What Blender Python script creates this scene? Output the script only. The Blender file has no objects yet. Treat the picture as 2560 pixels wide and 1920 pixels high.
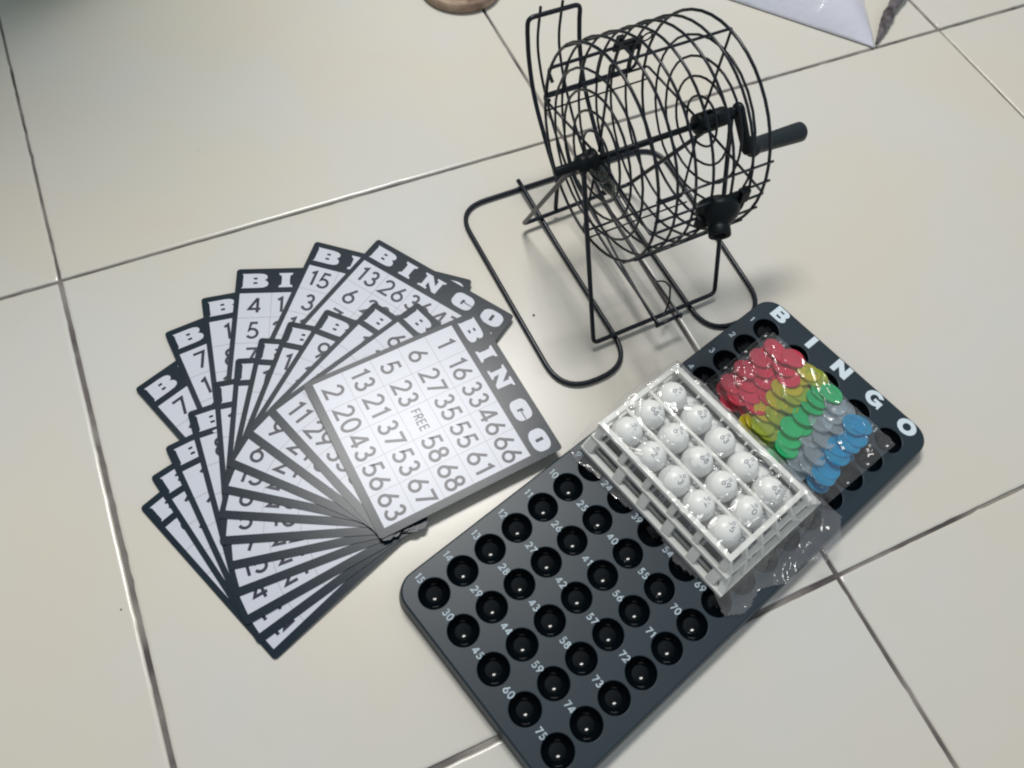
import bpy, bmesh, math, random
from mathutils import Vector, Matrix, noise
K = 0.4                      # one floor tile is 0.4 m; all layout numbers below are in tiles
PI = math.pi
sc = bpy.context.scene
C = sc.collection
# ------------------------------------------------------------------ camera
cam_d = bpy.data.cameras.new("camera"); cam = bpy.data.objects.new("camera", cam_d); C.objects.link(cam)
Rw = ((0.91126988, -0.4067704, 0.06422654), (-0.33125969, -0.81671052, -0.47249439), (0.24465123, 0.40929424, -0.87899033))
rx, ry, rz = Vector(Rw[0]), -Vector(Rw[1]), -Vector(Rw[2])
cam.matrix_world = Matrix(((rx.x, ry.x, rz.x, 0.31976942*K), (rx.y, ry.y, rz.y, -1.06758799*K), (rx.z, ry.z, rz.z, 1.23236304*K), (0, 0, 0, 1)))
cam_d.sensor_width = 36; cam_d.lens = 2025.74/2560*36; cam_d.clip_start = .01; cam_d.clip_end = 50
cam_d.dof.use_dof = True; cam_d.dof.focus_distance = 0.56; cam_d.dof.aperture_fstop = 14
sc.camera = cam
# ------------------------------------------------------------------ world, lamps, exposure
w = bpy.data.worlds.new("World"); sc.world = w; w.use_nodes = True
bg = w.node_tree.nodes['Background']
bg.inputs[1].default_value = 0.31
_n = w.node_tree.nodes; _l = w.node_tree.links          # room ambient: bright cool side added behind the camera, dimmer warm side opposite
_tc = _n.new('ShaderNodeTexCoord'); _sp = _n.new('ShaderNodeSeparateXYZ'); _mr = _n.new('ShaderNodeMapRange'); _cr = _n.new('ShaderNodeValToRGB')
_l.new(_tc.outputs['Generated'], _sp.inputs[0]); _ma = _n.new('ShaderNodeMath'); _ma.operation = 'MULTIPLY_ADD'; _ma.inputs[1].default_value = -1.25; _mb = _n.new('ShaderNodeMath'); _mb.operation = 'MULTIPLY'; _mb.inputs[1].default_value = .45
_l.new(_sp.outputs['X'], _mb.inputs[0]); _l.new(_sp.outputs['Y'], _ma.inputs[0]); _l.new(_mb.outputs[0], _ma.inputs[2])
_l.new(_ma.outputs[0], _mr.inputs[0]); _mr.inputs[1].default_value = -1.3; _mr.inputs[2].default_value = 1.3
_cr.color_ramp.elements[0].color = (.46, .46, .43, 1); _cr.color_ramp.elements[0].position = .15
_cr.color_ramp.elements[1].color = (1.35, 1.50, 1.62, 1); _cr.color_ramp.elements[1].position = .85
_l.new(_mr.outputs[0], _cr.inputs[0]); _l.new(_cr.outputs[0], bg.inputs[0])
def area(name, loc, size, size_y, power, col, rotz=0):
    d = bpy.data.lights.new(name, 'AREA'); d.shape = 'RECTANGLE'; d.size = size; d.size_y = size_y; d.energy = power; d.color = col
    o = bpy.data.objects.new(name, d); C.objects.link(o); o.location = loc
    tgt = Vector((.7*K, -.4*K, 0)); o.rotation_euler = (tgt-Vector(loc)).to_track_quat('-Z', 'Y').to_euler()
    return o
area("ceiling_lamp", (.98*K, 1.45*K, 4.5*K), 0.62, 0.34, 28.8, (1.0, 0.98, 0.945))
sc.view_settings.view_transform = 'Standard'; sc.view_settings.look = 'None'; sc.view_settings.gamma = 1
sc.view_settings.exposure = 0.07; sc.view_settings.use_curve_mapping = False
sc.cycles.filter_width = 2.1
sc.cycles.max_bounces = 14; sc.cycles.transparent_max_bounces = 32; sc.cycles.transmission_bounces = 10
sc.cycles.caustics_reflective = False; sc.cycles.caustics_refractive = False; sc.cycles.sample_clamp_indirect = 4
sc.cycles.use_denoising = True

# ------------------------------------------------------------------ materials
def mat(name, col, rough=.5, spec=.5, metal=0, coat=0, bump=None, var=None, rvar=None, trans=0, sss=0, ior=None):
    m = bpy.data.materials.new(name); m.use_nodes = True; nt = m.node_tree; b = nt.nodes['Principled BSDF']
    b.inputs['Base Color'].default_value = (*col, 1); b.inputs['Roughness'].default_value = rough
    b.inputs['Specular IOR Level'].default_value = spec; b.inputs['Metallic'].default_value = metal
    b.inputs['Coat Weight'].default_value = coat; b.inputs['Transmission Weight'].default_value = trans
    if sss:
        b.inputs['Subsurface Weight'].default_value = sss; b.inputs['Subsurface Radius'].default_value = (.004, .004, .004); b.inputs['Subsurface Scale'].default_value = 1
    if ior: b.inputs['IOR'].default_value = ior
    tc = nt.nodes.new('ShaderNodeTexCoord')
    def nz(scale, det=4):
        n = nt.nodes.new('ShaderNodeTexNoise'); n.inputs['Scale'].default_value = scale; n.inputs['Detail'].default_value = det
        nt.links.new(tc.outputs['Object'], n.inputs['Vector']); return n
    if var:
        n = nz(var[0]); mx = nt.nodes.new('ShaderNodeMix'); mx.data_type = 'RGBA'
        mx.inputs[6].default_value = (*col, 1); mx.inputs[7].default_value = (*var[1], 1)
        cr = nt.nodes.new('ShaderNodeMapRange'); cr.inputs[1].default_value = .35; cr.inputs[2].default_value = .7
        nt.links.new(n.outputs['Fac'], cr.inputs[0]); nt.links.new(cr.outputs[0], mx.inputs[0]); nt.links.new(mx.outputs[2], b.inputs['Base Color'])
    if rvar:
        n = nz(rvar[0]); cr = nt.nodes.new('ShaderNodeMapRange'); cr.inputs[3].default_value = rvar[1]; cr.inputs[4].default_value = rvar[2]
        nt.links.new(n.outputs['Fac'], cr.inputs[0]); nt.links.new(cr.outputs[0], b.inputs['Roughness'])
    if bump:
        n = nz(bump[0], 6); bp = nt.nodes.new('ShaderNodeBump'); bp.inputs['Strength'].default_value = bump[1]; bp.inputs['Distance'].default_value = bump[2]
        nt.links.new(n.outputs['Fac'], bp.inputs['Height']); nt.links.new(bp.outputs['Normal'], b.inputs['Normal'])
    return m
def film(name, tint, gloss_rough, haze, colour=(.9, .92, .95)):
    """thin clear plastic film: mostly see-through, a little milky, with a sharp sheen"""
    m = bpy.data.materials.new(name); m.use_nodes = True; nt = m.node_tree; nt.nodes.clear(); N = nt.nodes.new; L = nt.links.new
    out = N('ShaderNodeOutputMaterial'); tr = N('ShaderNodeBsdfTransparent'); tr.inputs[0].default_value = (*tint, 1)
    df = N('ShaderNodeBsdfDiffuse'); df.inputs[0].default_value = (*colour, 1)
    gl = N('ShaderNodeBsdfGlossy'); gl.inputs['Roughness'].default_value = gloss_rough; gl.inputs[0].default_value = (1, 1, 1, 1)
    fr = N('ShaderNodeFresnel'); fr.inputs[0].default_value = 1.42
    tc = N('ShaderNodeTexCoord'); nz = N('ShaderNodeTexNoise'); nz.inputs['Scale'].default_value = 160; nz.inputs['Detail'].default_value = 5; nz.inputs['Distortion'].default_value = 1.2
    L(tc.outputs['Object'], nz.inputs['Vector']); bp = N('ShaderNodeBump'); bp.inputs['Strength'].default_value = .35; bp.inputs['Distance'].default_value = .001
    L(nz.outputs['Fac'], bp.inputs['Height']); L(bp.outputs[0], gl.inputs['Normal']); L(bp.outputs[0], fr.inputs['Normal'])
    m1 = N('ShaderNodeMixShader'); m1.inputs[0].default_value = haze; L(tr.outputs[0], m1.inputs[1]); L(df.outputs[0], m1.inputs[2])
    mul = N('ShaderNodeMath'); mul.operation = 'MULTIPLY'; mul.inputs[1].default_value = 1.2; L(fr.outputs[0], mul.inputs[0]); mn = N('ShaderNodeMath'); mn.operation = 'MINIMUM'; mn.inputs[1].default_value = .24; L(mul.outputs[0], mn.inputs[0])
    m2 = N('ShaderNodeMixShader'); L(mn.outputs[0], m2.inputs[0]); L(m1.outputs[0], m2.inputs[1]); L(gl.outputs[0], m2.inputs[2])
    L(m2.outputs[0], out.inputs[0]); return m
def chipmat(name, col, tcol, mixt):
    """see-through coloured plastic counter"""
    m = bpy.data.materials.new(name); m.use_nodes = True; nt = m.node_tree; nt.nodes.clear(); N = nt.nodes.new; L = nt.links.new
    out = N('ShaderNodeOutputMaterial'); tr = N('ShaderNodeBsdfTransparent'); tr.inputs[0].default_value = (*tcol, 1)
    df = N('ShaderNodeBsdfDiffuse'); df.inputs[0].default_value = (*col, 1); tl = N('ShaderNodeBsdfTranslucent'); tl.inputs[0].default_value = (*col, 1)
    gl = N('ShaderNodeBsdfGlossy'); gl.inputs['Roughness'].default_value = .08; fr = N('ShaderNodeFresnel'); fr.inputs[0].default_value = 1.5
    a = N('ShaderNodeMixShader'); a.inputs[0].default_value = .35; L(df.outputs[0], a.inputs[1]); L(tl.outputs[0], a.inputs[2])
    lw = N('ShaderNodeLayerWeight'); lw.inputs[0].default_value = .35
    mr = N('ShaderNodeMapRange'); mr.inputs[3].default_value = mixt; mr.inputs[4].default_value = min(1, mixt+.45); L(lw.outputs['Facing'], mr.inputs[0])
    b = N('ShaderNodeMixShader'); L(mr.outputs[0], b.inputs[0]); L(tr.outputs[0], b.inputs[1]); L(a.outputs[0], b.inputs[2])
    c = N('ShaderNodeMixShader'); L(fr.outputs[0], c.inputs[0]); L(b.outputs[0], c.inputs[1]); L(gl.outputs[0], c.inputs[2]); L(c.outputs[0], out.inputs[0]); return m
M = dict(
    tile=mat('glazed_tile', (.625, .585, .505), .22, .55, bump=(14, .06, .002), var=(6, (.605, .600, .575)), rvar=(8, .17, .27)),
    grout=mat('grout', (.085, .072, .075), .9, .2, var=(26, (.30, .28, .26)), bump=(300, .5, .001)),
    wire=mat('black_coated_wire', (.005, .009, .016), .30, .35, bump=(900, .2, .0003)),
    black=mat('black_plastic', (.003, .006, .008), .45, .18, bump=(500, .1, .0003)),
    board=mat('board_plastic', (.009, .022, .034), .40, .45, bump=(1800, .12, .0002), var=(9, (.012, .026, .037)), rvar=(14, .36, .44)),
    bowl=mat('board_bowl_plastic', (.002, .004, .006), .13, .32),
    ink=mat('pale_print', (.31, .38, .43), .55, .4, var=(400, (.5, .6, .68))),
    card=mat('card_black', (.003, .012, .024), .27, .26, bump=(700, .06, .0002), var=(22, (.009, .020, .031))),
    paper=mat('card_white', (.56, .58, .655), .30, .32, bump=(700, .05, .0002)),
    num=mat('card_number_ink', (.012, .014, .036), .30, .32),
    line=mat('card_grid_line', (.34, .34, .37), .30, .32),
    edge=mat('card_board_edge', (.055, .06, .07), .8),
    ball=mat('ball_plastic', (.78, .79, .77), .38, .5, sss=.15),
    print2=mat('header_print', (.62, .72, .78), .5, .4),
    ballink=mat('ball_ink', (.16, .17, .22), .5),
    tray=mat('tray_plastic', (.86, .86, .81), .38, .5, bump=(300, .1, .0004)),
    film=film('clear_bag_film', (.98, .985, .99), .09, .045),
    film2=film('clear_bag_film_loose', (.97, .975, .98), .10, .085, (.85, .85, .88)),
    pack=mat('white_packet_film', (.50, .54, .61), .14, .7, bump=(26, .7, .006), var=(6, (.60, .60, .68))),
    packink=mat('packet_print', (.10, .08, .11), .4),
    strap=mat('dark_crinkled_film', (.035, .025, .03), .3, .6, bump=(90, .7, .003), var=(80, (.22, .20, .21))),
    cork=mat('brown_sole', (.40, .30, .22), .8, .3, bump=(90, .8, .003), var=(70, (.17, .11, .085))),
    insole=mat('dark_insole', (.02, .022, .035), .5, .4),
    bin=mat('green_plastic', (.02, .17, .05), .5, .4),
    smoke=chipmat('smoky_clear_plastic', (.03, .04, .04), (.50, .55, .54), .35),
)
CH = dict(red=chipmat('red_chip', (.96, .07, .14), (.99, .30, .40), .62), yellow=chipmat('yellow_chip', (.88, .76, .05), (.99, .95, .30), .50),
          olive=chipmat('yellow_green_chip', (.60, .74, .08), (.84, .96, .38), .44), green=chipmat('green_chip', (.03, .78, .28), (.28, .97, .52), .58),
          clear=chipmat('clear_chip', (.74, .88, .97), (.92, .97, 1), .24), blue=chipmat('blue_chip', (.02, .48, .86), (.20, .80, .99), .56))

# ------------------------------------------------------------------ mesh helper
class MB:
    def __init__(s): s.v = []; s.f = []; s.m = []; s.sm = []
    def add(s, vs, fs, mi=0, smooth=False):
        o = len(s.v); s.v += [tuple(x) for x in vs]; s.f += [tuple(o+i for i in f) for f in fs]; s.m += [mi]*len(fs); s.sm += [smooth]*len(fs)
    def tube(s, pts, r, n=8, mi=0, closed=False, rr=None):
        P = [Vector(q) for q in pts]; m = len(P)
        T = []
        for i in range(m):
            a = P[(i-1) % m] if (closed or i > 0) else P[i]; b = P[(i+1) % m] if (closed or i < m-1) else P[i]
            T.append((b-a).normalized())
        up = Vector((0, 0, 1)) if abs(T[0].z) < .9 else Vector((1, 0, 0))
        nrm = (up - T[0]*up.dot(T[0])).normalized(); vs = []; fs = []
        for i in range(m):
            nrm = (nrm - T[i]*nrm.dot(T[i])).normalized(); bi = T[i].cross(nrm); q = rr[i] if rr else r
            for k in range(n):
                a = 2*PI*k/n; vs.append(P[i] + (nrm*math.cos(a)+bi*math.sin(a))*q)
        for i in range(m if closed else m-1):
            j = (i+1) % m
            for k in range(n): fs.append((i*n+k, i*n+(k+1) % n, j*n+(k+1) % n, j*n+k))
        if not closed: fs.append(tuple(range(n-1, -1, -1))); fs.append(tuple((m-1)*n+k for k in range(n)))
        s.add(vs, fs, mi, True)
    def lathe(s, c, ax, prof, n=24, mi=0, smooth=True):
        """prof: (distance along ax, radius)"""
        c = Vector(c); ax = Vector(ax).normalized(); u = ax.orthogonal().normalized(); w_ = ax.cross(u); vs = []; fs = []
        for (h, r) in prof:
            for k in range(n):
                a = 2*PI*k/n; vs.append(c+ax*h+(u*math.cos(a)+w_*math.sin(a))*r)
        for i in range(len(prof)-1):
            for k in range(n): fs.append((i*n+k, i*n+(k+1) % n, (i+1)*n+(k+1) % n, (i+1)*n+k))
        fs.append(tuple(range(n-1, -1, -1))); fs.append(tuple((len(prof)-1)*n+k for k in range(n)))
        s.add(vs, fs, mi, smooth)
    def box(s, c, ex, ey, ez, mi=0):
        """c centre, ex/ey/ez half-extent vectors"""
        c, ex, ey, ez = map(Vector, (c, ex, ey, ez)); vs = [c+ex*a+ey*b+ez*d for a in (-1, 1) for b in (-1, 1) for d in (-1, 1)]
        s.add(vs, [(0, 1, 3, 2), (4, 6, 7, 5), (0, 4, 5, 1), (2, 3, 7, 6), (0, 2, 6, 4), (1, 5, 7, 3)], mi)
    def build(s, name, mats, parent=None, loc=None, bevel=0, rot=None, local=False):
        """vertices given in world tile units; loc is the object's origin (tile units)"""
        me = bpy.data.meshes.new(name); base = Vector(loc if loc is not None else (0, 0, 0))
        if parent is not None and loc is None: base = Vector(parent['_b'])
        vs = [((Vector(x) - (Vector((0, 0, 0)) if local else base))*K)[:] for x in s.v]
        me.from_pydata(vs, [], s.f); mats = mats if isinstance(mats, (list, tuple)) else [mats]
        for m_ in mats: me.materials.append(m_)
        me.polygons.foreach_set('material_index', s.m); me.polygons.foreach_set('use_smooth', s.sm)
        bm = bmesh.new(); bm.from_mesh(me); bmesh.ops.remove_doubles(bm, verts=bm.verts, dist=1e-7)
        bmesh.ops.recalc_face_normals(bm, faces=bm.faces); bm.to_mesh(me); bm.free(); me.update()
        o = bpy.data.objects.new(name, me); C.objects.link(o)
        if parent is not None: o.parent = parent
        else: o.location = base*K
        if rot is not None: o.rotation_euler = rot
        o['_b'] = list(base)
        if bevel:
            b = o.modifiers.new('bevel', 'BEVEL'); b.width = bevel*K; b.segments = 2; b.limit_method = 'ANGLE'
        return o
def tag(o, label, cat, group=None, kind=None):
    if kind: o['kind'] = kind
    else:
        o['label'] = label; o['category'] = cat
    if kind and label: o['label'] = label
    if group: o['group'] = group
    return o
def empty(name, loc):
    o = bpy.data.objects.new(name, None); C.objects.link(o); o.location = Vector(loc)*K; o['_b'] = list(loc); o.empty_display_size = .02; return o
def fillet(pts, rad, n=6):
    P = [Vector(q) for q in pts]; out = [P[0]]
    rad = rad if isinstance(rad, (list, tuple)) else [rad]*len(P)
    for i in range(1, len(P)-1):
        a = (P[i-1]-P[i]); b = (P[i+1]-P[i]); la, lb = a.length, b.length; d = min(rad[i], la*.49, lb*.49)
        p0 = P[i]+a.normalized()*d; p1 = P[i]+b.normalized()*d
        for k in range(n+1):
            t = k/n; out.append(p0*(1-t)**2 + P[i]*2*t*(1-t) + p1*t*t)
    out.append(P[-1]); return out
def dense(pts, step):
    out = [Vector(pts[0])]
    for a, b in zip(pts, pts[1:]):
        a, b = Vector(a), Vector(b); n = max(1, int((b-a).length/step))
        for k in range(1, n+1): out.append(a.lerp(b, k/n))
    return out
def spline(pts, n=5):
    P = [Vector(q) for q in pts]; P = [P[0]*2-P[1]] + P + [P[-1]*2-P[-2]]; out = []
    for i in range(1, len(P)-2):
        for k in range(n):
            t = k/n; a, b, c, d = P[i-1:i+3]
            out.append(.5*((2*b)+(c-a)*t+(2*a-5*b+4*c-d)*t*t+(3*b-a-3*c+d)*t**3))
    out.append(P[-2]); return out

# ------------------------------------------------------------------ stroke lettering
def arc(cx, cy, rx_, ry_, a0, a1, n=14): return [(cx+rx_*math.cos(math.radians(a0+(a1-a0)*k/n)), cy+ry_*math.sin(math.radians(a0+(a1-a0)*k/n))) for k in range(n+1)]
GL = {  # centre lines in a cell of height 1; (strokes, advance width); a closed stroke repeats its first point
 '0': ([arc(.32, .5, .27, .46, 90, 450, 26)], .64), '1': ([[(.10, .80), (.30, .93), (.30, .04)]], .44),
 '2': ([arc(.31, .69, .24, .27, 165, -38, 14)+[(.06, .05), (.60, .05)]], .64),
 '3': ([arc(.29, .73, .19, .225, 160, -95, 12), arc(.29, .28, .25, .245, 98, -160, 14)], .60),
 '4': ([[(.48, .04), (.48, .96)], [(.46, .93), (.05, .27), (.64, .27)]], .68),
 '5': ([[(.54, .94), (.21, .94), (.13, .52)]+arc(.28, .31, .27, .265, 118, -150, 14)], .62),
 '6': ([[(.45, .97), (.13, .46)], arc(.32, .30, .26, .26, 90, 450, 24)], .64),
 '7': ([[(.04, .93), (.56, .93), (.18, .03)]], .58),
 '8': ([arc(.30, .74, .19, .20, 90, 450, 20), arc(.30, .28, .25, .245, 90, 450, 22)], .60),
 '9': ([[(.18, .03), (.50, .54)], arc(.31, .70, .26, .26, 90, 450, 24)], .64),
 'F': ([[(.08, .04), (.08, .94), (.46, .94)], [(.12, .52), (.42, .52)]], .52),
 'R': ([[(.08, .04), (.08, .94), (.28, .94)]+arc(.28, .72, .20, .22, 90, -90, 8)+[(.12, .50)], [(.27, .46), (.52, .04)]], .58),
 'E': ([[(.48, .05), (.08, .05), (.08, .94), (.48, .94)], [(.12, .52), (.44, .52)]], .56),
 'O': ([arc(.42, .5, .37, .44, 90, 450, 26)], .84), 'I': ([[(.10, .04), (.10, .96)]], .22),
 'B': ([[(.08, .05), (.08, .95), (.30, .95)]+arc(.30, .73, .21, .22, 90, -90, 8)+[(.14, .51)], [(.16, .49), (.30, .49)]+arc(.30, .27, .25, .22, 90, -90, 8)+[(.12, .05)]], .62),
 'N': ([[(.08, .03), (.08, .93), (.60, .07), (.60, .97)]], .70),
 'G': ([arc(.42, .5, .36, .44, 45, 345, 22)+[(.78, .46), (.46, .46)]], .84),
}
def ribbon(pts, w_):
    P = [Vector((x, y, 0)) for x, y in pts]; closed = (P[0]-P[-1]).length < 1e-6
    if closed: P = P[:-1]
    n = len(P); L, R_ = [], []
    for i in range(n):
        a = P[(i-1) % n] if closed or i else None; b = P[(i+1) % n] if closed or i < n-1 else None
        d0 = (P[i]-a).normalized() if a is not None else None; d1 = (b-P[i]).normalized() if b is not None else None
        if d0 is None: d0 = d1
        if d1 is None: d1 = d0
        n0 = Vector((-d0.y, d0.x, 0)); n1 = Vector((-d1.y, d1.x, 0)); m_ = n0+n1
        m_ = m_.normalized() if m_.length > .2 else n0
        k = 1/max(.42, m_.dot(n0)); L.append(P[i]+m_*w_/2*k); R_.append(P[i]-m_*w_/2*k)
    vs = L+R_; fs = [(i, (i+1) % n, n+(i+1) % n, n+i) for i in range(n if closed else n-1)]
    return vs, fs
def text(mb, s_, place, h, w_, mi, zstep=.00006, cx=0, cy=0, gap=.10, xs=1):
    """place(x, y, level) -> point; centred on (cx, cy)"""
    tot = sum(GL[c][1] for c in s_)+gap*(len(s_)-1); x = -tot/2; lv = 0
    for c in s_:
        for st in GL[c][0]:
            vs, fs = ribbon(st, w_/h)
            mb.add([place(cx+(x+v.x)*h*xs, cy+(v.y-.5)*h, lv*zstep) for v in vs], fs, mi); lv = (lv+1) % 3
        x += GL[c][1]+gap
# fat slab header letters for the cards: outline in (0..1)x(0..1), dark cut-outs
def rrect(x0, y0, x1, y1, r, n=5):
    o = []
    for (cx, cy, a) in ((x1-r, y1-r, 0), (x0+r, y1-r, 90), (x0+r, y0+r, 180), (x1-r, y0+r, 270)):
        for k in range(n+1): t = math.radians(a+90*k/n); o.append((cx+r*math.cos(t), cy+r*math.sin(t)))
    return o
FAT = {
 'B': ([(.0, 1), (.03, .93), (.05, .9), (.045, .5), (.05, .1), (.02, .06), (0, 0), (.62, 0), (.82, .02), (.95, .1), (1, .24), (.98, .38), (.90, .50), (.84, .53), (.92, .60), (.96, .74), (.92, .88), (.80, .97), (.60, 1)],
       [[(.44, .59), (.58, .59), (.58, .72), (.44, .72)], [(.44, .27), (.59, .27), (.59, .40), (.44, .40)]]),
 'I': ([(0, 1), (.06, .86), (.20, .82), (.22, .5), (.20, .18), (.06, .14), (0, 0), (1, 0), (.94, .14), (.80, .18), (.78, .5), (.80, .82), (.94, .86), (1, 1)], []),
 'N': ([(0, 1), (.03, .88), (.13, .84), (.14, .16), (.03, .12), (0, 0), (.44, 0), (.41, .12), (.34, .16), (.33, .50), (.70, 0), (.87, 0), (.88, .84), (.97, .88), (1, 1), (.57, 1), (.60, .88), (.68, .84), (.68, .46), (.34, 1)], []),
 'G': (rrect(0, 0, 1, 1, .34), [[(.44, .62), (.60, .62), (.60, .56), (.54, .50), (.98, .50), (.98, .44), (.54, .44), (.54, .28), (.44, .28)]]),
 'O': (rrect(0, 0, 1, 1, .38), [[(.42, .28), (.56, .28), (.56, .72), (.42, .72)]]),
}
FATX = {'B': (.0105, .0575), 'I': (.0755, .1005), 'N': (.1185, .1635), 'G': (.1890, .2290), 'O': (.2505, .2915)}

# ================================================================== FLOOR
rnd = random.Random(4)
fl = MB(); g = .0036; bv = .0018; th = .012
for ix in range(-4, 6):
    for iy in range(-5, 5):
        x0, y0, x1, y1 = ix+g, iy+g, ix+1-g, iy+1-g
        dx, dy = rnd.uniform(-.0012, .0012), rnd.uniform(-.0012, .0012); zt = rnd.uniform(-.0012, .0)
        if (ix, iy) in ((0, -1), (1, -1)): zt = -.0006
        if (ix, iy) == (0, 0): zt = 0.0004
        tx, ty = rnd.uniform(-.0006, .0006), rnd.uniform(-.0006, .0006)
        if (ix, iy) == (0, 0): tx = ty = .0001
        loops = []
        for (ins, z) in ((0, -th), (0, -bv), (.0012, -.0008), (.0030, -.00025), (.0060, 0)):
            N_ = 70; L_ = []
            for (ax_, ay_, bx_, by_) in ((0, 0, 1, 0), (1, 0, 1, 1), (1, 1, 0, 1), (0, 1, 0, 0)):
                for k in range(N_):
                    t = k/N_; u = ax_+(bx_-ax_)*t; v_ = ay_+(by_-ay_)*t
                    X = x0+ins+(x1-x0-2*ins)*u; Y = y0+ins+(y1-y0-2*ins)*v_
                    wob = .0005*noise.noise(Vector((X*9+ix*3, Y*9+iy*5, 1)))+.0011*max(0, noise.noise(Vector((X*40+ix*3, Y*40+iy*5, 4)))-.12)*3*(1 if ins < .002 else .4)
                    if z > -th and ins < .005: X += wob*(1 if bx_ == ax_ else 0); Y += wob*(1 if by_ == ay_ else 0)
                    L_.append((X+dx, Y+dy, z+zt+(u-.5)*tx+(v_-.5)*ty if z > -th else z))
            loops.append(L_)
        n_ = len(loops[0]); vs = sum(loops, []); fs = []
        for i in range(4):
            for k in range(n_): fs.append((i*n_+k, i*n_+(k+1) % n_, (i+1)*n_+(k+1) % n_, (i+1)*n_+k))
        fl.add(vs, fs, 0, True); fl.add(loops[4], [tuple(range(n_))], 0, False)
fl.add([(-4.5, -5.5, -.0045), (6.5, -5.5, -.0045), (6.5, 5.5, -.0045), (-4.5, 5.5, -.0045)], [(0, 1, 2, 3)], 1)
floor = fl.build('floor', [M['tile'], M['grout']]); floor['kind'] = 'structure'

# ================================================================== MASTER BOARD with 75 bowls
pa, pbv = .05334, .06901
BO = Vector((1.12317598, -.57891461, 0)); ba = -164.04035355555285*PI/180
bux = Vector((math.cos(ba), math.sin(ba), 0)); buy = Vector((-math.sin(ba), math.cos(ba), 0))
def FB(u, v, z): return BO+bux*u+buy*v+Vector((0, 0, z))
HB = .03
def bowed(u, v): return .0
bd = MB(); NB = 32; rh = .0233
for i in range(15):
    for j in range(5):
        cu, cv = i*pa, j*pbv; sq = []; ci = []; lo = []
        for k in range(NB):
            a = 2*PI*(k+.0)/NB; ca, sa = math.cos(a), math.sin(a)
            m_ = min((pa/2)/max(abs(ca), 1e-9), (pbv/2)/max(abs(sa), 1e-9)); sq.append((cu+ca*m_, cv+sa*m_))
        # snap corners
        for (sx, sy) in ((1, 1), (1, -1), (-1, 1), (-1, -1)):
            q = min(range(NB), key=lambda k: (sq[k][0]-cu-sx*pa/2)**2+(sq[k][1]-cv-sy*pbv/2)**2); sq[q] = (cu+sx*pa/2, cv+sy*pbv/2)
        rings = [[FB(x, y, HB) for x, y in sq]]
        prof = [(rh+.0012, 0), (rh+.0003, -.0005), (rh, -.0016)]
        for k in range(1, 9):
            t = k/9*PI/2; prof.append((rh*math.cos(t), -.0016-.0225*math.sin(t)))
        for (r_, dz) in prof: rings.append([FB(cu+r_*math.cos(2*PI*k/NB), cv+r_*math.sin(2*PI*k/NB), HB+dz) for k in range(NB)])
        vs = sum(rings[:2], []); bd.add(vs, [(k, (k+1) % NB, NB+(k+1) % NB, NB+k) for k in range(NB)], 0, False)
        vs = sum(rings[1:4], []); bd.add(vs, [(i_*NB+k, i_*NB+(k+1) % NB, (i_+1)*NB+(k+1) % NB, (i_+1)*NB+k) for i_ in range(2) for k in range(NB)], 0, True)
        bot = FB(cu, cv, HB-.0016-.0225); vs = sum(rings[3:], [])+[bot]; nr = len(rings)-3
        fs = [(i_*NB+k, i_*NB+(k+1) % NB, (i_+1)*NB+(k+1) % NB, (i_+1)*NB+k) for i_ in range(nr-1) for k in range(NB)]+[((nr-1)*NB+k, (nr-1)*NB+(k+1) % NB, nr*NB) for k in range(NB)]
        bd.add(vs, fs, 1, True)
U0, U1, V0, V1 = -.064, .7905, -.0475, .3235
iu0, iu1, iv0, iv1 = -pa/2, 14.5*pa, -pbv/2, 4.5*pbv
def outline(ins, rad, n=8):
    o = []
    for (cx, cy, a) in ((U1-ins-rad, V1-ins-rad, 0), (U0+ins+rad, V1-ins-rad, 90), (U0+ins+rad, V0+ins+rad, 180), (U1-ins-rad, V0+ins+rad, 270)):
        for k in range(n+1): t = math.radians(a+90*k/n); o.append((cx+rad*math.cos(t), cy+rad*math.sin(t)))
    return o
oo = outline(.0035, .031); inn = [(iu1, iv1)]*9+[(iu0, iv1)]*9+[(iu0, iv0)]*9+[(iu1, iv0)]*9; n_ = len(oo)
for k in range(n_):
    a, b = oo[k], oo[(k+1) % n_]; c, d = inn[(k+1) % n_], inn[k]
    if c == d: bd.add([FB(*a, HB), FB(*b, HB), FB(*c, HB)], [(0, 1, 2)], 0)
    else: bd.add([FB(*a, HB), FB(*b, HB), FB(*c, HB), FB(*d, HB)], [(0, 1, 2, 3)], 0)
lv_ = [(.0035, .031, HB), (.0018, .0328, HB-.0006), (.0006, .034, HB-.0020), (.0, .0345, HB-.0045), (-.0035, .038, .001)]
vs = []
for (ins, rad, z) in lv_: vs += [FB(*q, z) for q in outline(ins, rad)]
bd.add(vs, [(i_*n_+k, i_*n_+(k+1) % n_, (i_+1)*n_+(k+1) % n_, (i_+1)*n_+k) for i_ in range(4) for k in range(n_)], 0, True)
board = empty('number_board', (BO.x, BO.y, 0))
tag(board, 'black plastic bingo number board with rows of empty round holes numbered 1 to 75', 'bingo board')
bd.build('board_shell', [M['board'], M['bowl']], board)
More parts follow.
